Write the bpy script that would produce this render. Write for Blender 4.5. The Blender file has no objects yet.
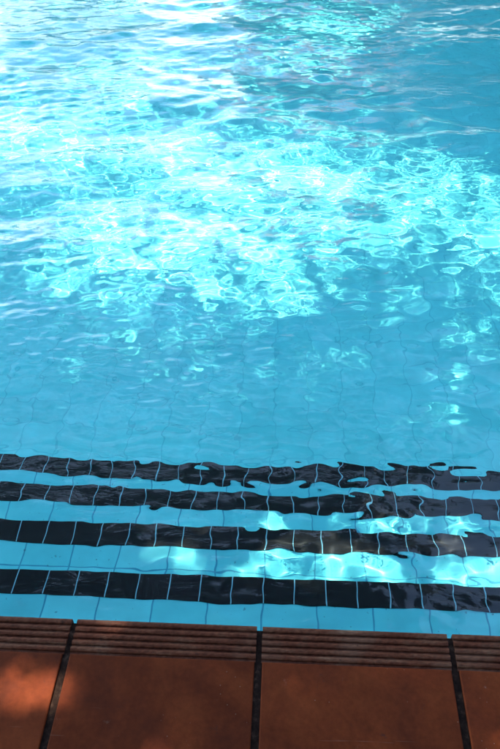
import bpy, bmesh, math, random
import numpy as np
from mathutils import Vector, Matrix
R = math.radians
S = bpy.context.scene
COL = S.collection
rng = random.Random(7)

# ------------------------------------------------------------------ camera
cd = bpy.data.cameras.new('camera')
cam = bpy.data.objects.new('camera', cd)
COL.objects.link(cam)
pitch, yaw, roll = R(41.90), R(-3.762), R(-1.189)
fw = Vector((math.sin(yaw)*math.cos(pitch), math.cos(yaw)*math.cos(pitch), -math.sin(pitch)))
rt = Vector((math.cos(yaw), -math.sin(yaw), 0.0))
up = rt.cross(fw)
c_, s_ = math.cos(roll), math.sin(roll)
r2 = rt*c_ + up*s_
u2 = up*c_ - rt*s_
m = Matrix((r2, u2, -fw)).transposed().to_4x4()
m.translation = Vector((0.056, -1.055, 1.9))
cam.matrix_world = m
cd.sensor_fit = 'VERTICAL'
cd.sensor_height = 36.0
cd.lens = 728.0/749.0*36.0
cd.clip_end = 3000
S.camera = cam

# ------------------------------------------------------------------ sky, sun, exposure
SUN_EL, SUN_AZ = R(58), R(-25)          # azimuth clockwise from +Y
sd = Vector((math.sin(SUN_AZ)*math.cos(SUN_EL), math.cos(SUN_AZ)*math.cos(SUN_EL), math.sin(SUN_EL)))
W = bpy.data.worlds.new('World')
S.world = W
W.use_nodes = True
wn, wl = W.node_tree.nodes, W.node_tree.links
wn.clear()
sky = wn.new('ShaderNodeTexSky')
sky.sky_type = 'NISHITA'
sky.sun_disc = False
sky.sun_elevation = SUN_EL
sky.sun_rotation = SUN_AZ
sky.dust_density = 0.05
sky.air_density = 1.0
bg = wn.new('ShaderNodeBackground')
bg.inputs['Strength'].default_value = 0.075
# broken white cloud over the blue
tc = wn.new('ShaderNodeTexCoord')
mp = wn.new('ShaderNodeMapping'); mp.inputs['Scale'].default_value = (1, 1, 2.4); mp.inputs['Location'].default_value = (0.35, 0.1, 0.2)
nz = wn.new('ShaderNodeTexNoise'); nz.inputs['Scale'].default_value = 2.1; nz.inputs['Detail'].default_value = 7; nz.inputs['Roughness'].default_value = 0.55
rp = wn.new('ShaderNodeValToRGB')
rp.color_ramp.elements[0].position = 0.33; rp.color_ramp.elements[0].color = (0, 0, 0, 1)
rp.color_ramp.elements[1].position = 0.52; rp.color_ramp.elements[1].color = (1, 1, 1, 1)
mx = wn.new('ShaderNodeMix'); mx.data_type = 'RGBA'
mx.inputs[7].default_value = (6.8, 8.3, 8.5, 1)
wo = wn.new('ShaderNodeOutputWorld')
wl.new(tc.outputs['Generated'], mp.inputs['Vector']); wl.new(mp.outputs[0], nz.inputs['Vector'])
wl.new(nz.outputs['Fac'], rp.inputs['Fac']); sz = wn.new('ShaderNodeSeparateXYZ'); wl.new(tc.outputs['Generated'], sz.inputs[0])
mr = wn.new('ShaderNodeMapRange'); mr.interpolation_type = 'SMOOTHSTEP'
mr.inputs['From Min'].default_value = 0.20; mr.inputs['From Max'].default_value = 0.44; mr.inputs['To Min'].default_value = 1; mr.inputs['To Max'].default_value = 0.08
wl.new(sz.outputs['Z'], mr.inputs['Value'])
mm = wn.new('ShaderNodeMath'); mm.operation = 'MULTIPLY'
wl.new(rp.outputs['Color'], mm.inputs[0]); wl.new(mr.outputs[0], mm.inputs[1]); # the cloud bank stands ahead and to the left
dt = wn.new('ShaderNodeVectorMath'); dt.operation = 'DOT_PRODUCT'; dt.inputs[1].default_value = (-0.45, 0.89, 0.0); wl.new(tc.outputs['Generated'], dt.inputs[0])
m2 = wn.new('ShaderNodeMapRange'); m2.interpolation_type = 'SMOOTHSTEP'
m2.inputs['From Min'].default_value = 0.2; m2.inputs['From Max'].default_value = 0.75; m2.inputs['To Min'].default_value = 0.1; m2.inputs['To Max'].default_value = 1
wl.new(dt.outputs['Value'], m2.inputs['Value'])
m3 = wn.new('ShaderNodeMath'); m3.operation = 'MULTIPLY'
wl.new(mm.outputs[0], m3.inputs[0]); wl.new(m2.outputs[0], m3.inputs[1]); wl.new(m3.outputs[0], mx.inputs[0])
wl.new(sky.outputs[0], mx.inputs[6]); wl.new(mx.outputs[2], bg.inputs['Color'])
wl.new(bg.outputs[0], wo.inputs['Surface'])

sl = bpy.data.lights.new('sun', 'SUN')
sl.energy = 2.6
sl.angle = R(0.53)
sl.color = (1.0, 0.93, 0.82)
sl.cycles.is_caustics_light = True
so = bpy.data.objects.new('sun', sl)
COL.objects.link(so)
so.rotation_euler = (-sd).to_track_quat('-Z', 'Y').to_euler()
so.location = sd*40

S.view_settings.view_transform = 'Standard'
S.view_settings.look = 'None'
S.view_settings.gamma = 1
S.view_settings.use_curve_mapping = False
S.view_settings.exposure = 3.55
S.render.engine = 'CYCLES'
C = S.cycles
C.use_denoising = True
C.max_bounces = 10
C.diffuse_bounces = 4
C.glossy_bounces = 4
C.transmission_bounces = 8
C.transparent_max_bounces = 8
C.caustics_refractive = True
C.caustics_reflective = False
C.sample_clamp_indirect = 6
C.blur_glossy = 0.3
C.use_adaptive_sampling = True
C.adaptive_threshold = 0.01

# ------------------------------------------------------------------ helpers
def mat(name):
    M = bpy.data.materials.new(name)
    M.use_nodes = True
    nt = M.node_tree
    return M, nt.nodes, nt.links, nt.nodes['Principled BSDF']

def node(n, kind, **kw):
    x = n.new(kind)
    for k, v in kw.items():
        if k.startswith('_'):
            setattr(x, k[1:], v)
        else:
            x.inputs[k].default_value = v
    return x

def ramp(n, stops):
    r = n.new('ShaderNodeValToRGB')
    e = r.color_ramp.elements
    while len(e) < len(stops):
        e.new(0.5)
    for el, (p, c) in zip(e, stops):
        el.position = p
        el.color = (c[0], c[1], c[2], 1)
    return r

def mixc(n, l, fac, a, b, mode='MIX'):
    x = n.new('ShaderNodeMix'); x.data_type = 'RGBA'; x.blend_type = mode
    for sock, v in ((x.inputs[0], fac), (x.inputs[6], a), (x.inputs[7], b)):
        if hasattr(v, 'is_linked'):
            l.new(v, sock)
        elif isinstance(v, (int, float)):
            sock.default_value = v
        else:
            sock.default_value = (v[0], v[1], v[2], 1)
    return x.outputs[2]

def link_mesh(name, me, material, parent=None, smooth=False):
    o = bpy.data.objects.new(name, me)
    COL.objects.link(o)
    if material:
        me.materials.append(material)
    if smooth:
        me.polygons.foreach_set('use_smooth', [True]*len(me.polygons))
    if parent:
        o.parent = parent
    return o

def from_bm(name, bm, material, parent=None, smooth=False):
    me = bpy.data.meshes.new(name)
    bmesh.ops.recalc_face_normals(bm, faces=bm.faces)
    bm.to_mesh(me)
    bm.free()
    return link_mesh(name, me, material, parent, smooth)

def box(bm, x0, x1, y0, y1, z0, z1):
    v = [bm.verts.new(p) for p in ((x0,y0,z0),(x1,y0,z0),(x1,y1,z0),(x0,y1,z0),(x0,y0,z1),(x1,y0,z1),(x1,y1,z1),(x0,y1,z1))]
    for f in ((3,2,1,0),(4,5,6,7),(0,1,5,4),(1,2,6,5),(2,3,7,6),(3,0,4,7)):
        bm.faces.new([v[i] for i in f])

def quad(bm, *pts):
    bm.faces.new([bm.verts.new(p) for p in pts])

def tube(bm, pts, rad, n=10):
    rings = []
    for i, p in enumerate(pts):
        p = Vector(p)
        d = (Vector(pts[min(i+1, len(pts)-1)]) - Vector(pts[max(i-1, 0)])).normalized()
        a = d.orthogonal().normalized(); b = d.cross(a)
        rings.append([bm.verts.new(p + (a*math.cos(2*math.pi*k/n) + b*math.sin(2*math.pi*k/n))*rad[i]) for k in range(n)])
    for r0, r1 in zip(rings, rings[1:]):
        for k in range(n):
            bm.faces.new((r0[k], r0[(k+1) % n], r1[(k+1) % n], r1[k]))
    bm.faces.new(rings[0][::-1]); bm.faces.new(rings[-1])

def thing(name, label, cat, loc=(0, 0, 0), group=None):
    o = bpy.data.objects.new(name, None)
    COL.objects.link(o)
    o.location = loc
    o['label'] = label; o['category'] = cat
    if group:
        o['group'] = group
    return o

def tag(o, label, cat, group=None):
    o['label'] = label; o['category'] = cat
    if group:
        o['group'] = group
    return o

def structure(o):
    o['kind'] = 'structure'
    return o

# ------------------------------------------------------------------ materials
def terracotta(name, dark=1.0, seed=0.0):
    M, n, l, b = mat(name)
    g = node(n, 'ShaderNodeNewGeometry')
    oi = node(n, 'ShaderNodeObjectInfo')
    add = n.new('ShaderNodeVectorMath'); add.operation = 'ADD'
    l.new(g.outputs['Position'], add.inputs[0])
    cx = n.new('ShaderNodeCombineXYZ'); l.new(oi.outputs['Random'], cx.inputs['Z']); l.new(cx.outputs[0], add.inputs[1])
    n1 = node(n, 'ShaderNodeTexNoise', Scale=7.0, Detail=8.0, Roughness=0.62)
    n2 = node(n, 'ShaderNodeTexNoise', Scale=65.0, Detail=4.0, Roughness=0.6)
    n3 = node(n, 'ShaderNodeTexNoise', Scale=17.0, Detail=6.0, Roughness=0.7)
    for k in (n1, n2, n3):
        l.new(add.outputs[0], k.inputs['Vector'])
    r1 = ramp(n, [(0.30, (0.068, 0.0135, 0.0042)), (0.5, (0.104, 0.0205, 0.0058)), (0.72, (0.14, 0.031, 0.009))])
    l.new(n1.outputs['Fac'], r1.inputs['Fac'])
    r2_ = ramp(n, [(0.3, (0.85, 0.85, 0.85)), (0.7, (1.1, 1.09, 1.08))])
    l.new(n2.outputs['Fac'], r2_.inputs['Fac'])
    c1 = mixc(n, l, 1.0, r1.outputs['Color'], r2_.outputs['Color'], 'MULTIPLY')
    # dark smudges and pale mineral scuffs
    r3 = ramp(n, [(0.27, (1, 1, 1)), (0.36, (0, 0, 0))]); l.new(n3.outputs['Fac'], r3.inputs['Fac'])
    c2 = mixc(n, l, r3.outputs['Color'], c1, (0.035, 0.016, 0.011))
    r4 = ramp(n, [(0.66, (0, 0, 0)), (0.82, (0.45, 0.45, 0.45))]); l.new(n3.outputs['Fac'], r4.inputs['Fac'])
    c3 = mixc(n, l, r4.outputs['Color'], c2, (0.22, 0.13, 0.085))
    vo = node(n, 'ShaderNodeTexVoronoi', Scale=55.0, Randomness=1.0); l.new(add.outputs[0], vo.inputs['Vector'])
    r5 = ramp(n, [(0.05, (0.8, 0.8, 0.8)), (0.10, (0, 0, 0))]); l.new(vo.outputs['Distance'], r5.inputs['Fac'])
    n4 = node(n, 'ShaderNodeTexNoise', Scale=6.0, Detail=2.0); l.new(add.outputs[0], n4.inputs['Vector'])
    r6 = ramp(n, [(0.52, (0, 0, 0)), (0.62, (1, 1, 1))]); l.new(n4.outputs['Fac'], r6.inputs['Fac'])
    c3 = mixc(n, l, mixc(n, l, 1.0, r5.outputs['Color'], r6.outputs['Color'], 'MULTIPLY'), c3, (0.20, 0.11, 0.07))
    mps = node(n, 'ShaderNodeMapping', Scale=(3.0, 90.0, 1.0), Rotation=(0, 0, 0.5)); l.new(add.outputs[0], mps.inputs['Vector'])
    n5 = node(n, 'ShaderNodeTexNoise', Scale=1.0, Detail=3.0, Roughness=0.7); l.new(mps.outputs[0], n5.inputs['Vector'])
    r7 = ramp(n, [(0.68, (0, 0, 0)), (0.74, (0.35, 0.35, 0.35))]); l.new(n5.outputs['Fac'], r7.inputs['Fac'])
    c3 = mixc(n, l, r7.outputs['Color'], c3, (0.17, 0.075, 0.045))
    n6 = node(n, 'ShaderNodeTexNoise', Scale=2.3, Detail=5.0, Roughness=0.65, Distortion=0.8); l.new(add.outputs[0], n6.inputs['Vector'])
    r8 = ramp(n, [(0.32, (0.70, 0.66, 0.66)), (0.5, (1.0, 1.0, 1.0)), (0.68, (1.38, 1.26, 1.18))]); l.new(n6.outputs['Fac'], r8.inputs['Fac'])
    c3 = mixc(n, l, 1.0, c3, r8.outputs['Color'], 'MULTIPLY')
    rv = n.new('ShaderNodeMath'); rv.operation = 'MULTIPLY_ADD'
    l.new(oi.outputs['Random'], rv.inputs[0]); rv.inputs[1].default_value = 0.34*dark; rv.inputs[2].default_value = 0.94*dark
    cc = n.new('ShaderNodeCombineColor')
    for k in range(3):
        l.new(rv.outputs[0], cc.inputs[k])
    c4 = mixc(n, l, 1.0, c3, cc.outputs[0], 'MULTIPLY')
    l.new(c4, b.inputs['Base Color'])
    rr = ramp(n, [(0.3, (0.65, 0.65, 0.65)), (0.7, (0.85, 0.85, 0.85))]); l.new(n1.outputs['Fac'], rr.inputs['Fac'])
    l.new(rr.outputs['Color'], b.inputs['Roughness'])
    b.inputs['Specular IOR Level'].default_value = 0.06
    bp = node(n, 'ShaderNodeBump', Strength=0.35, Distance=0.002)
    l.new(n2.outputs['Fac'], bp.inputs['Height']); l.new(bp.outputs[0], b.inputs['Normal'])
    return M

M_terra = terracotta('terracotta')

def ribbed_mat():
    M, n, l, b = mat('worn_terracotta')
    g = node(n, 'ShaderNodeNewGeometry')
    mpn = node(n, 'ShaderNodeMapping', Scale=(6, 30, 30)); l.new(g.outputs['Position'], mpn.inputs['Vector'])
    n1 = node(n, 'ShaderNodeTexNoise', Scale=1.0, Detail=7.0, Roughness=0.7); l.new(mpn.outputs[0], n1.inputs['Vector'])
    n2 = node(n, 'ShaderNodeTexNoise', Scale=80.0, Detail=3.0); l.new(g.outputs['Position'], n2.inputs['Vector'])
    r1 = ramp(n, [(0.34, (0.07, 0.020, 0.010)), (0.52, (0.105, 0.032, 0.015)), (0.64, (0.14, 0.062, 0.033)), (0.78, (0.20, 0.125, 0.075))])
    l.new(n1.outputs['Fac'], r1.inputs['Fac'])
    r2_ = ramp(n, [(0.3, (0.68, 0.68, 0.68)), (0.7, (1.2, 1.2, 1.2))]); l.new(n2.outputs['Fac'], r2_.inputs['Fac'])
    c1 = mixc(n, l, 1.0, r1.outputs['Color'], r2_.outputs['Color'], 'MULTIPLY')
    n3 = node(n, 'ShaderNodeTexNoise', Scale=5.5, Detail=4.0, Roughness=0.6); l.new(g.outputs['Position'], n3.inputs['Vector'])
    r3 = ramp(n, [(0.54, (0, 0, 0)), (0.68, (0.4, 0.4, 0.4))]); l.new(n3.outputs['Fac'], r3.inputs['Fac'])
    c1 = mixc(n, l, r3.outputs['Color'], c1, (0.155, 0.085, 0.05))
    n4 = node(n, 'ShaderNodeTexNoise', Scale=28.0, Detail=3.0, Roughness=0.6); l.new(g.outputs['Position'], n4.inputs['Vector'])
    r4 = ramp(n, [(0.28, (0.8, 0.8, 0.8)), (0.36, (0, 0, 0))]); l.new(n4.outputs['Fac'], r4.inputs['Fac'])
    c1 = mixc(n, l, r4.outputs['Color'], c1, (0.03, 0.014, 0.009))
    l.new(c1, b.inputs['Base Color'])
    b.inputs['Roughness'].default_value = 0.62
    b.inputs['Specular IOR Level'].default_value = 0.06
    bp = node(n, 'ShaderNodeBump', Strength=0.4, Distance=0.0015)
    l.new(n2.outputs['Fac'], bp.inputs['Height']); l.new(bp.outputs[0], b.inputs['Normal'])
    return M
M_rib = ribbed_mat()

def grout_mat():
    M, n, l, b = mat('dark_grout')
    g = node(n, 'ShaderNodeNewGeometry')
    n1 = node(n, 'ShaderNodeTexNoise', Scale=40.0, Detail=6.0, Roughness=0.7); l.new(g.outputs['Position'], n1.inputs['Vector'])
    r1 = ramp(n, [(0.35, (0.009, 0.0048, 0.0034)), (0.55, (0.026, 0.014, 0.009)), (0.72, (0.085, 0.048, 0.03))])
    l.new(n1.outputs['Fac'], r1.inputs['Fac']); l.new(r1.outputs['Color'], b.inputs['Base Color'])
    b.inputs['Roughness'].default_value = 0.9
    b.inputs['Specular IOR Level'].default_value = 0.05
    bp = node(n, 'ShaderNodeBump', Strength=0.6, Distance=0.004); l.new(n1.outputs['Fac'], bp.inputs['Height']); l.new(bp.outputs[0], b.inputs['Normal'])
    return M
M_grout = grout_mat()

def tile_mat(name, w, h, mortar, c1, c2, cm, axes='XY', offset=(0, 0), rough=0.6, spots=0.0):
    M, n, l, b = mat(name)
    g = node(n, 'ShaderNodeNewGeometry')
    sx = n.new('ShaderNodeSeparateXYZ'); l.new(g.outputs['Position'], sx.inputs[0])
    cx = n.new('ShaderNodeCombineXYZ')
    l.new(sx.outputs[axes[0]], cx.inputs['X']); l.new(sx.outputs[axes[1]], cx.inputs['Y'])
    mpn = node(n, 'ShaderNodeMapping', Location=(offset[0], offset[1], 0)); l.new(cx.outputs[0], mpn.inputs['Vector'])
    br = n.new('ShaderNodeTexBrick'); br.offset = 0.0; br.offset_frequency = 2; br.squash = 1.0
    br.inputs['Scale'].default_value = 1.0
    br.inputs['Brick Width'].default_value = w
    br.inputs['Row Height'].default_value = h
    br.inputs['Mortar Size'].default_value = mortar
    br.inputs['Mortar Smooth'].default_value = 0.25
    br.inputs['Bias'].default_value = 0.0
    br.inputs['Color1'].default_value = (*c1, 1); br.inputs['Color2'].default_value = (*c2, 1); br.inputs['Mortar'].default_value = (*cm, 1)
    l.new(mpn.outputs[0], br.inputs['Vector'])
    n1 = node(n, 'ShaderNodeTexNoise', Scale=9.0, Detail=5.0, Roughness=0.6); l.new(g.outputs['Position'], n1.inputs['Vector'])
    r1 = ramp(n, [(0.3, (0.9, 0.9, 0.9)), (0.7, (1.05, 1.05, 1.05))]); l.new(n1.outputs['Fac'], r1.inputs['Fac'])
    c = mixc(n, l, 1.0, br.outputs['Color'], r1.outputs['Color'], 'MULTIPLY')
    if spots:
        n2 = node(n, 'ShaderNodeTexNoise', Scale=60.0, Detail=2.0, Roughness=0.5); l.new(g.outputs['Position'], n2.inputs['Vector'])
        r2_ = ramp(n, [(0.70, (0, 0, 0)), (0.74, (spots, spots, spots))]); l.new(n2.outputs['Fac'], r2_.inputs['Fac'])
        c = mixc(n, l, r2_.outputs['Color'], c, (0.05, 0.12, 0.14))
    l.new(c, b.inputs['Base Color'])
    b.inputs['Roughness'].default_value = rough
    b.inputs['Specular IOR Level'].default_value = 0.2
    return M

PALE1, PALE2, PALEM = (0.14, 0.76, 0.71), (0.175, 0.82, 0.77), (0.115, 0.66, 0.64)
PW = 0.172
M_floor = tile_mat('pale_blue_floor_tile', PW, PW, 0.0035, PALE1, PALE2, PALEM, 'XY', (0.0, 0.0))
M_tread = tile_mat('pale_blue_tread_tile', PW, 0.7, 0.0028, (0.13, 0.70, 0.68), (0.18, 0.80, 0.76), (0.06, 0.36, 0.44), 'XY', (0.0, 0.35), spots=0.55)
M_wallx = tile_mat('pale_blue_wall_tile', PW, PW, 0.004, PALE1, PALE2, PALEM, 'XZ', (0.0, 0.0))
M_wally = tile_mat('pale_blue_side_tile', PW, PW, 0.004, PALE1, PALE2, PALEM, 'YZ', (0.0, 0.0))
M_dark = tile_mat('near_black_tile', 0.1, 0.6, 0.0018, (0.005, 0.003, 0.003), (0.010, 0.0055, 0.006), (0.28, 0.60, 0.64), 'XY', (0.0, 0.3), rough=0.6)

def water_mat():
    M = bpy.data.materials.new('pool_water'); M.use_nodes = True
    n, l = M.node_tree.nodes, M.node_tree.links
    n.clear()
    out = n.new('ShaderNodeOutputMaterial')
    rf = n.new('ShaderNodeBsdfRefraction'); rf.inputs['IOR'].default_value = 1.333; rf.inputs['Roughness'].default_value = 0.0
    rf.inputs['Color'].default_value = (0.87, 0.985, 1.0, 1)
    gs = n.new('ShaderNodeBsdfGlossy'); gs.inputs['Roughness'].default_value = 0.0
    fr = n.new('ShaderNodeFresnel'); fr.inputs['IOR'].default_value = 1.333
    ms = n.new('ShaderNodeMixShader')
    g = n.new('ShaderNodeNewGeometry')
    mpn = node(n, 'ShaderNodeMapping', Scale=(9.0, 17.0, 1.0)); l.new(g.outputs['Position'], mpn.inputs['Vector'])
    nz = node(n, 'ShaderNodeTexNoise', Scale=1.0, Detail=4.0, Roughness=0.6, Distortion=0.6); l.new(mpn.outputs[0], nz.inputs['Vector'])
    bp = node(n, 'ShaderNodeBump', Strength=1.0, Distance=0.0032); l.new(nz.outputs['Fac'], bp.inputs['Height'])
    for k in (gs, fr):                  # the finest ripple only breaks up the mirror
        l.new(bp.outputs[0], k.inputs['Normal'])
    l.new(fr.outputs[0], ms.inputs[0]); l.new(rf.outputs[0], ms.inputs[1]); l.new(gs.outputs[0], ms.inputs[2])
    l.new(ms.outputs[0], out.inputs['Surface'])
    return M
M_water = water_mat()

def plain(name, col, rough=0.7, var=0.25, scale=6.0, trans=0.0):
    M, n, l, b = mat(name)
    g = node(n, 'ShaderNodeNewGeometry')
    n1 = node(n, 'ShaderNodeTexNoise', Scale=scale, Detail=6.0, Roughness=0.6); l.new(g.outputs['Position'], n1.inputs['Vector'])
    lo = tuple(c*(1-var) for c in col); hi = tuple(min(1, c*(1+var)) for c in col)
    r1 = ramp(n, [(0.3, lo), (0.7, hi)]); l.new(n1.outputs['Fac'], r1.inputs['Fac']); l.new(r1.outputs['Color'], b.inputs['Base Color'])
    b.inputs['Roughness'].default_value = rough
    b.inputs['Specular IOR Level'].default_value = 0.15
    return M
M_leaf = plain('leaf_green', (0.045, 0.075, 0.022), 0.5, 0.5, 1.6)
M_leaf2 = plain('dark_leaf_green', (0.022, 0.05, 0.03), 0.5, 0.5, 1.2)
M_bark = plain('bark_brown', (0.11, 0.08, 0.055), 0.9, 0.35, 9.0)
M_pink = plain('salmon_render', (0.80, 0.26, 0.18), 0.85, 0.08, 2.0)
M_roof = plain('clay_roof', (0.33, 0.13, 0.08), 0.8, 0.25, 5.0)
M_glass = plain('window_dark', (0.03, 0.035, 0.04), 0.1, 0.1)
M_white = plain('white_paint', (0.75, 0.74, 0.72), 0.6, 0.05)
M_earth = plain('lawn_ground', (0.06, 0.085, 0.03), 0.95, 0.4, 0.7)
M_deck = tile_mat('terracotta_paving', 0.529, 0.529, 0.011, (0.125, 0.037, 0.0185), (0.105, 0.032, 0.017), (0.03, 0.019, 0.015), 'XY', (0, 0.6), rough=0.7)

# ------------------------------------------------------------------ pool basin, deck and ground
PX, PY = 6.0, 10.6            # pool half width and length
WZ = -0.07                    # water level
ND = 4
STEPZ = [-0.20, -0.39, -0.60, -0.81]
NOSE = [0.247, 0.531, 0.806, 1.061]   # distance of each step nose from the pool edge

bm = bmesh.new()
Y1 = NOSE[-1]
zf0, zf1 = -1.0, -1.35
quad(bm, (-PX, Y1-.05, zf0), (PX, Y1-.05, zf0), (PX, PY, zf1), (-PX, PY, zf1))
structure(from_bm('pool_floor', bm, M_floor))
bm = bmesh.new()
quad(bm, (-PX, PY, zf1-.2), (PX, PY, zf1-.2), (PX, PY, -.03), (-PX, PY, -.03))
quad(bm, (-PX, -.012, -.6), (PX, -.012, -.6), (PX, -.012, -.03), (-PX, -.012, -.03))
structure(from_bm('pool_wall', bm, M_wallx))
bm = bmesh.new()
for sx in (-PX, PX):
    quad(bm, (sx, -.012, zf1-.2), (sx, PY, zf1-.2), (sx, PY, -.03), (sx, -.012, -.03))
structure(from_bm('pool_side_wall', bm, M_wally))

# the four steps, each with its dark tiled nosing
st = thing('pool_steps', 'four submerged pale blue pool steps with near black tiled noses', 'steps', (0, 0, 0))
for k in range(ND):
    y0 = -.010 if k == 0 else NOSE[k-1] + .001
    bm = bmesh.new(); box(bm, -PX+.002, PX-.002, y0, NOSE[k], -1.3, STEPZ[k])
    s = from_bm('step', bm, M_tread, st)
    s['label'] = ['shallowest step just under the coping', 'second step down from the coping', 'third step down from the coping', 'deepest step before the pool floor'][k]
    bm = bmesh.new(); box(bm, -PX+.004, PX-.004, NOSE[k]-.086, NOSE[k]+.004, STEPZ[k]-.06, STEPZ[k]+.004)
    from_bm('tile_strip', bm, M_dark, s)

# coping tiles: flat body, grooved finger grip at the water's edge
TW, GAP, TD, TH = 0.5292, 0.016, 0.60, 0.045
def coping_tile(i, label):
    t = thing('coping_tile', label, 'tile', (TW*i + TW/2, 0, 0), 'terracotta coping tiles along the pool edge')
    hw = (TW-GAP)/2
    r = random.Random(100+i)
    dz = r.uniform(-.0012, .0012)
    # body
    bm = bmesh.new()
    hb = hw - 0.0025
    box(bm, -hb, hb, -TD, -0.1055, -TH, -0.001+dz)
    bmesh.ops.bevel(bm, geom=[e for e in bm.edges if e.calc_length() > .02 and max(v.co.z for v in e.verts) > -.01 and min(v.co.z for v in e.verts) > -.01], offset=.004, segments=3, profile=.6, affect='EDGES')
    from_bm('tile_body', bm, M_terra, t)
    # grooved nose: profile in y,z extruded along x with tiny irregularity
    prof = [(-0.1055, -TH), (-0.1055, -.0075)]
    edges = [-0.1005, -0.0805, -0.0605, -0.0405, -0.0205]
    for j, g in enumerate(edges):
        g0, g1 = g-.0026, g+.0026
        nxt = edges[j+1]-.0026 if j < 4 else None
        prof += [(g0, -.008), (g1, -.008)]
        if nxt is not None:
            prof += [(g1+.0012, -.0018), (g1+.004, 0), ((g1+nxt)/2, .0006), (nxt-.004, 0), (nxt-.0012, -.0018)]
        else:
            prof += [(g1+.0012, -.0018), (g1+.004, 0), (-.008, .0004), (-.0035, -.0012), (-.0008, -.005), (0, -.012), (0, -.034), (-.004, -TH)]
    bm = bmesh.new()
    nx = 60
    rows = []
    for a in range(nx+1):
        x = -hw + 2*hw*a/nx
        w = math.sin(a*1.7+i)*.0004
        rows.append([bm.verts.new((x, y + w*(1 if -0.104 < y < -.001 else 0), z + dz + (r.uniform(-.0007, .0003) if z > -.003 else r.uniform(0, .0008)))) for y, z in prof])
    for a in range(nx):
        for q in range(len(prof)):
            q2 = (q+1) % len(prof)
            bm.faces.new((rows[a][q], rows[a+1][q], rows[a+1][q2], rows[a][q2]))
    bm.faces.new(rows[0]); bm.faces.new(rows[-1][::-1])
    from_bm('ribbed_edge', bm, M_rib, t, smooth=False)
    return t
names = {-2: 'coping tile cut by the left photo edge, with an orange sun spot',
         -1: 'wide terracotta coping tile left of the middle joint, sun glow on its left side',
         0: 'wide shaded terracotta coping tile right of the middle joint',
         1: 'sliver of terracotta coping tile in the lower right corner'}
for i in range(-6, 6):
    lab = names.get(i, 'terracotta coping tile further along the pool edge, beyond the four seen')
    coping_tile(i, lab)
# bed of dark joint mortar under and between the coping tiles
bm = bmesh.new(); box(bm, -6*TW, 6*TW, -TD-.012, -.011, -.12, -.0098)
structure(from_bm('joint_mortar', bm, M_grout))

# paving all round (pool opening left free), lawn beyond
bm = bmesh.new()
def slab(x0, x1, y0, y1):
    box(bm, x0, x1, y0, y1, -.12, -.002)
slab(-9, 9, -6, -TD-.013)
slab(-9, -6*TW-.002, -TD-.011, -.002); slab(6*TW+.002, 9, -TD-.011, -.002)
slab(-9, -PX, 0, PY); slab(PX, 9, 0, PY)
slab(-9, 9, PY+.002, PY+2.4)
structure(from_bm('paved_deck', bm, M_deck))
bm = bmesh.new()
for a in range(4):
    x0, x1, y0, y1 = ((-400, 400, -400, -5.9), (-400, 400, PY+2.3, 400), (-400, -8.9, -5.9, PY+2.3), (8.9, 400, -5.9, PY+2.3))[a]
    quad(bm, (x0, y0, -.03), (x1, y0, -.03), (x1, y1, -.03), (x0, y1, -.03))
structure(from_bm('lawn', bm, M_earth))

# ------------------------------------------------------------------ water surface
def axis(lo, hi, f0, f1, fine, coarse):
    a = np.arange(lo, f0, coarse); b_ = np.arange(f0, f1, fine); c = np.arange(f1, hi, coarse)
    return np.concatenate([a, b_, c, [hi]])
xs = axis(-PX+.001, PX-.001, -3.3, 2.6, 0.0095, 0.04)
ys = np.concatenate([np.arange(-.0115, 1.6, .0075), np.arange(1.6, 8.0, .012), np.arange(8.0, PY-.001, .03), [PY-.001]])
nxv, nyv = len(xs), len(ys)
X, Y = np.meshgrid(xs, ys)
nr = np.random.default_rng(11)
def sst(a, b, x):
    t = np.clip((x-a)/(b-a), 0, 1); return t*t*(3-2*t)
Z = np.zeros_like(X); DX = np.zeros_like(X); DY = np.zeros_like(X)
# (wavelength range, count, rms slope near the steps, rms slope far out, main heading, spread)
bands = [((0.9, 1.9), 9, 0.018, 0.026, 0.046, R(84), R(18)),
         ((0.38, 0.9), 14, 0.020, 0.036, 0.058, R(95), R(35)),
         ((0.16, 0.38), 20, 0.018, 0.028, 0.060, R(85), R(55)),
         ((0.08, 0.16), 24, 0.026, 0.034, 0.046, R(90), R(80)),
         ((0.045, 0.08), 26, 0.052, 0.042, 0.022, R(90), R(110))]
for (l0, l1), cnt, s0, sm, s1, head, spread in bands:
    # slow patchiness: calmer and busier pools of ripple
    pa = np.zeros_like(X)
    for _ in range(5):
        a = nr.uniform(0, 2*np.pi); k = 2*np.pi/nr.uniform(1.2, 3.2)
        pa += np.sin(k*(X*np.cos(a)*.7+Y*np.sin(a))+nr.uniform(0, 6.28))
    pa = np.clip(1 + 0.34*pa, 0.3, 2.0)
    amp = (s0 + (sm-s0)*sst(.15, .75, Y) + (s1-sm)*sst(1.0, 3.5, Y))*pa
    for _ in range(cnt):
        L = l0*(l1/l0)**nr.uniform(); k = 2*np.pi/L
        a = head + nr.normal()*spread*.6
        ph = nr.uniform(0, 2*np.pi)
        kx, ky = k*np.cos(a), k*np.sin(a)
        arg = kx*X + ky*Y + ph
        A = amp*math.sqrt(2.0/cnt)/k
        Z += A*np.sin(arg)
        DX += A*np.cos(a)*np.cos(arg)*0.7
        DY += A*np.sin(a)*np.cos(arg)*0.7
fade = sst(0, .12, X+PX)*sst(0, .12, PX-X)*sst(-.0115, .06, Y)*sst(0, .1, PY-Y)
XX = X + DX*fade; YY = Y + DY*fade
ZZ = WZ + Z
co = np.stack([XX, YY, ZZ], -1).reshape(-1, 3).astype(np.float32)
idx = np.arange(nxv*nyv).reshape(nyv, nxv)
fc = np.stack([idx[:-1, :-1], idx[:-1, 1:], idx[1:, 1:], idx[1:, :-1]], -1).reshape(-1, 4).astype(np.int32)
me = bpy.data.meshes.new('pool_water')
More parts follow.
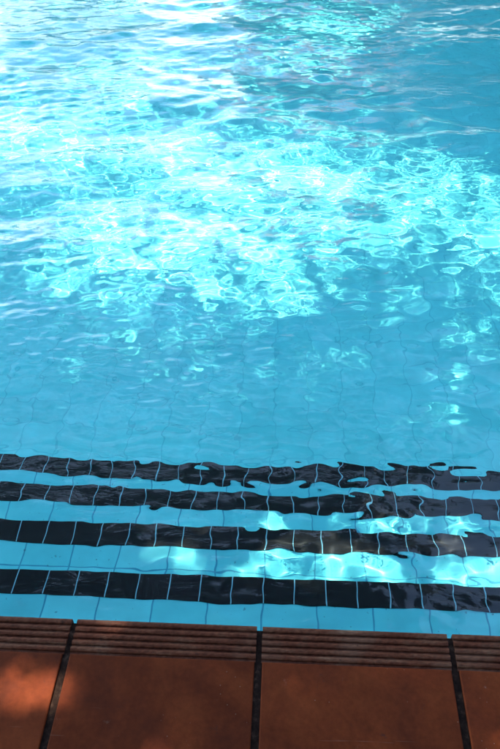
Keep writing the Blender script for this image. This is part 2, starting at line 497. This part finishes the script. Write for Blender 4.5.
me.vertices.add(len(co)); me.vertices.foreach_set('co', co.ravel())
me.loops.add(fc.size); me.loops.foreach_set('vertex_index', fc.ravel())
me.polygons.add(len(fc)); me.polygons.foreach_set('loop_start', np.arange(0, fc.size, 4, dtype=np.int32))
me.polygons.foreach_set('use_smooth', np.ones(len(fc), dtype=bool))
me.update(calc_edges=True)
water = structure(link_mesh('pool_water', me, M_water))
water.cycles.is_caustics_caster = True
for o in COL.objects:
    if o.name.split('.')[0] in ('pool_floor', 'pool_wall', 'pool_side_wall', 'step', 'tile_strip'):
        o.cycles.is_caustics_receiver = True

# ------------------------------------------------------------------ trees and building around the pool
def leaf_mesh(name, pts, size, material, parent, seed=0, flat=0.5):
    q = np.random.default_rng(seed)
    P = np.asarray(pts, float); N = len(P)
    nrm = q.normal(size=(N, 3)); nrm[:, 2] = np.abs(nrm[:, 2]) + flat
    nrm /= np.linalg.norm(nrm, axis=1)[:, None]
    t = q.normal(size=(N, 3)); t -= nrm*(t*nrm).sum(1)[:, None]; t /= np.linalg.norm(t, axis=1)[:, None]
    b_ = np.cross(nrm, t)
    s = (size*q.uniform(.7, 1.3, N))[:, None]
    V = np.stack([P - t*s, P + b_*s*.42 - t*s*.1, P + t*s, P - b_*s*.42 - t*s*.1], 1).reshape(-1, 3)
    me = bpy.data.meshes.new(name)
    me.vertices.add(len(V)); me.vertices.foreach_set('co', V.astype(np.float32).ravel())
    me.loops.add(4*N); me.loops.foreach_set('vertex_index', np.arange(4*N, dtype=np.int32))
    me.polygons.add(N); me.polygons.foreach_set('loop_start', np.arange(0, 4*N, 4, dtype=np.int32))
    me.update(calc_edges=True)
    return link_mesh(name, me, material, parent)

def tree(name, label, loc, h, rad, nclump, nleaf, material, seed, group, size=.13, low=.3):
    r = random.Random(seed); q = np.random.default_rng(seed)
    t = thing(name, label, 'tree', loc, group)
    bm = bmesh.new()
    tube(bm, [(0, 0, -.1), (.05, .03, h*.25), (-.04, .06, h*.5), (.03, 0, h*.85)], [h*.028, h*.02, h*.015, h*.004])
    pts = []
    for k in range(nclump):
        a = r.uniform(0, 6.28); zz = r.uniform(low, 1.0)
        prof = math.sin(math.pi*min(1, max(.05, (zz-low)/(1-low)*.85+.12)))
        rr = rad*prof*math.sqrt(r.uniform(.1, 1))
        c = np.array((rr*math.cos(a), rr*math.sin(a), h*zz))
        if k % 3 == 0:
            tube(bm, [(0, 0, h*max(.2, zz-.3)), tuple(c*np.array((.5, .5, 1)) - np.array((0, 0, h*.06))), tuple(c)], [h*.009, h*.006, h*.002], 6)
        s = rad*r.uniform(.18, .34)
        pts.append(c + q.normal(size=(nleaf, 3))*s*np.array((.6, .6, .42)))
    from_bm('trunk', bm, M_bark, t, True)
    leaf_mesh('crown', np.concatenate(pts), size, material, t, seed)
    return t

GT = 'trees mirrored in the far water'
tree('broad_tree', 'tall dark leafy tree mirrored in the upper right of the water', (6.7, 15.8, 0), 13.0, 5.0, 170, 300, M_leaf2, 3, GT, .16, .12)
tree('broad_tree', 'dark round tree behind the pool, right of the tall one', (10.0, 13.2, 0), 8.5, 3.4, 60, 240, M_leaf2, 5, GT, .16, .12)
tree('broad_tree', 'dark tree added beside the pool on the right, near its middle, to block sky light', (9.6, 7.4, 0), 7.5, 2.6, 60, 240, M_leaf2, 12, GT, .16, .08)  # added to hold sky light off the right of the pool
tree('broad_tree', 'dark tree added beside the pool on the right, level with the steps, to block sky light', (9.4, 2.2, 0), 7.0, 2.6, 60, 240, M_leaf2, 14, GT, .16, .08)  # likewise added, screening the sky from the right
tree('broad_tree', 'low dark tree left of the tall mirrored tree', (-6.5, 22, 0), 4.2, 2.6, 40, 220, M_leaf, 8, GT, .16, .15)

# clipped dark hedge along the far deck
hd = thing('hedge', 'long dark clipped hedge beyond the far deck, mirrored at the far right', 'hedge', (5.2, 13.3, 0))
q_ = np.random.default_rng(44)
hp = np.stack([q_.uniform(-6.4, 6.4, 16000), q_.normal(0, .28, 16000), q_.uniform(.05, 1, 16000)**.8*2.35], 1)
hp[:, 2] += .12*np.sin(hp[:, 0]*2.1) + .06*np.sin(hp[:, 0]*7)
leaf_mesh('foliage', hp, .09, M_leaf2, hd, 9, .3)
bm = bmesh.new()
for k in range(22):
    x = -6.2 + 12.4*k/21
    tube(bm, [(x, 0, -.05), (x+.05, .03, .9), (x-.04, -.02, 1.8)], [.03, .022, .01], 6)
from_bm('stems', bm, M_bark, hd)

# pool house behind the far end: its sunlit salmon roof shows only as pink flecks on the ripples
hs = thing('pool_house', 'salmon pool house whose sunlit roof shows as pink flecks on the ripples', 'house', (.55, 13.9, 0))
bm = bmesh.new(); box(bm, -1.4, 1.4, 0, 5.0, -.1, 3.4); from_bm('wall', bm, M_pink, hs)
bm = bmesh.new()
v = [bm.verts.new(p) for p in ((-1.8, -.7, 3.402), (1.7, -.7, 3.402), (1.7, 6.0, 3.402), (-1.8, 6.0, 3.402), (-1.3, 3.0, 6.2), (1.2, 3.0, 6.2))]
for f in ((0, 1, 5, 4), (1, 2, 5), (2, 3, 4, 5), (3, 0, 4), (3, 2, 1, 0)):
    bm.faces.new([v[i] for i in f])
from_bm('roof', bm, M_pink, hs)
for wx, wz in ((-.7, 1.3), (.7, 1.3)):
    bm = bmesh.new()
    for a in ((wx-.45, wx-.37, wz, wz+1.2), (wx+.37, wx+.45, wz, wz+1.2), (wx-.37, wx+.37, wz, wz+.08), (wx-.37, wx+.37, wz+1.12, wz+1.2)):
        box(bm, a[0], a[1], -.05, .03, a[2], a[3])
    f = from_bm('window', bm, M_white, hs)
    bm = bmesh.new(); box(bm, wx-.369, wx+.369, -.02, .02, wz+.081, wz+1.119); from_bm('pane', bm, M_glass, f)

# unseen porch added behind the camera to keep the coping in open shade
ve = thing('added_veranda', 'unseen timber porch added behind the coping to shade the terracotta tiles', 'added_veranda', (0, -3.4, 0))
bm = bmesh.new(); box(bm, -6.5, 6.5, -2.6, 2.7, 2.72, 2.84); from_bm('roof', bm, M_bark, ve)
bm = bmesh.new(); box(bm, -6.5, 6.5, -2.75, -2.6, -.1, 2.9); from_bm('back_wall', bm, M_roof, ve)
for px in (-6.2, -2.9, 2.9, 6.2):
    bm = bmesh.new(); box(bm, px-.06, px+.06, 2.4, 2.52, -.05, 2.719); from_bm('post', bm, M_bark, ve)

# the shade tree above the camera: its canopy is what dapples the coping and the near water
sh = thing('shade_tree', 'large tree leaning over the pool from the left, casting the dappled shade', 'tree', (-7.4, 4.2, 0))
off = sd*(1/sd.z)
def blob(x, y, cx, cy, rx, ry, rot=0.0):
    c, s = math.cos(rot), math.sin(rot)
    u, v_ = (x-cx)*c + (y-cy)*s, -(x-cx)*s + (y-cy)*c
    return math.exp(-((u/rx)**2 + (v_/ry)**2)**2)
GAPS = [ # openings in the foliage, given where their sun lands: centre, radii, turn, openness
    (-.64, -.20, .085, .07, 0, .9), (-.50, -.215, .07, .06, 0, .85),
    (.16, .53, .32, .17, .1, .62), (.72, .54, .36, .18, -.1, .62), (.25, .95, .52, .14, .05, .5), (-.34, .66, .28, .12, 0, .25), (.35, 1.25, .45, .08, .1, .2),
    (.58, 1.87, .20, .11, .5, .25), (-.52, 2.0, .22, .09, 0, .3), (.13, 2.4, .22, .13, .3, .35), (.75, 2.25, .22, .11, 0, .35),
    (-1.2, 2.5, .35, .16, .2, .3),
]
def openness(x, y):
    o = 0.0
    for cx, cy, rx, ry, ro, w in GAPS:
        o = max(o, w*blob(x, y, cx, cy, rx, ry, ro))
    return o
def dapple(x, y):
    """clumping of the twigs: -1 .. 1"""
    return (math.sin(5.1*x+2.3*y+.7) + math.sin(-3.7*x+6.3*y+2.1) + math.sin(9.2*x-4.1*y+4.0) + math.sin(7.3*x+10.4*y+1.2)
            + .8*math.sin(14.7*x-11.0*y+.3) + .8*math.sin(-12.1*x-17.3*y+5.0))/3.6
def edge_y(x):
    return 2.85 + .22*math.sin(2.1*x+.6) + .13*math.sin(5.3*x) + .35*sstf(.9, 2.2, x) + .4*sstf(-.75, -1.7, x)
def sstf(a, b, x):                     # smooth step, falling when b < a
    t = min(1, max(0, (x-a)/(b-a))); return t*t*(3-2*t)
def canopy(n, x0, x1, y0, y1, z0, z1, root, seed, shade):
    q = random.Random(seed); out = []
    while len(out) < n:
        gx, gy = q.uniform(x0, x1), q.uniform(y0, y1)
        light = min(1, max(.012, shade(gx, gy)))           # share of the sun let through there
        if q.random() < -math.log(light)/4.42:
            z = q.uniform(z0, z1)
            out.append((gx + off.x*z - root.location.x, gy + off.y*z - root.location.y, z))
    return out
pts = canopy(44000, -4.6, 4.0, -3.0, 5.6, 6.8, 8.4, sh, 21,
             lambda x, y: max(openness(x, y), .55*max(0, dapple(x*1.3+4, y*1.3)-.5) if y > .2 else 0, sstf(-1.0, 1.25, y-edge_y(x)+.4*dapple(x, y))))
leaf_mesh('crown', pts, .10, M_leaf, sh, 4, 1.6)
q = random.Random(5)
bm = bmesh.new()
tube(bm, [(0, 0, -.1), (.1, .05, 1.6), (.0, .2, 3.4), (.3, .5, 5.2), (.6, .9, 6.8)], [.26, .21, .18, .14, .10], 14)
for k in range(14):
    p = pts[q.randrange(len(pts))]
    while not 1.3 < p[1] + sh.location.y - off.y*p[2] < 2.8:   # boughs run where the shade is already deep
        p = pts[q.randrange(len(pts))]
    tube(bm, [(.2, .4, 4.6), (p[0]*.45, p[1]*.45, 6.5), (p[0]*.8, p[1]*.8, 7.2), p], [.08, .05, .03, .008], 7)
from_bm('trunk', bm, M_bark, sh, True)

# a second tree on the right keeps the far right of the pool in shade
sh2 = thing('shade_tree', 'spreading tree leaning over the far right of the pool, mirrored as dark water', 'tree', (7.6, 9.6, 0))
pts = canopy(32000, -.5, 5.5, 4.0, 10.0, 5.2, 7.4, sh2, 33,
             lambda x, y: 1 - sstf(-.7, .7, x - .5 - .25*math.sin(1.9*y) + .4*dapple(x, y))*sstf(-.7, .7, y-4.55-.2*math.sin(2.7*x) + .4*dapple(y, x)))
leaf_mesh('crown', pts, .10, M_leaf2, sh2, 6, 1.2)
q = random.Random(6)
bm = bmesh.new()
tube(bm, [(0, 0, -.1), (-.1, .05, 1.6), (-.2, .2, 3.4), (-.4, .4, 5.2), (-.8, .7, 6.8)], [.24, .2, .17, .13, .09], 14)
for k in range(12):
    p = pts[q.randrange(len(pts))]
    tube(bm, [(-.3, .3, 4.4), (p[0]*.45, p[1]*.45, 6.2), (p[0]*.8, p[1]*.8, 7.0), p], [.08, .05, .03, .008], 7)
from_bm('trunk', bm, M_bark, sh2, True)

# thin crowned tree added on the far left to dim sunlight on the floor
sh3 = thing('shade_tree', 'thin crowned tree added over the far left of the pool to dim the sun there', 'tree', (-7.8, 9.4, 0))
pts = canopy(6500, -5.5, .9, 4.6, 9.5, 6.6, 8.2, sh3, 55,
             lambda x, y: 1 - .55*sstf(-.8, .9, y - 5.2 - .25*math.sin(2.3*x) + .5*dapple(x, y))*(1-sstf(-.7, .7, x - .1 + .4*dapple(y, x)))*(.75+.4*dapple(x*.6, y*.6)))
leaf_mesh('crown', pts, .10, M_leaf, sh3, 16, 1.2)
q = random.Random(9)
bm = bmesh.new()
tube(bm, [(0, 0, -.1), (.1, .05, 1.6), (.15, .2, 3.4), (.4, .4, 5.2), (.7, .7, 6.6)], [.2, .17, .14, .1, .07], 14)
for k in range(9):
    p = pts[q.randrange(len(pts))]
    tube(bm, [(.3, .3, 4.6), (p[0]*.45, p[1]*.45, 6.3), (p[0]*.8, p[1]*.8, 7.0), p], [.06, .04, .02, .006], 7)
from_bm('trunk', bm, M_bark, sh3, True)
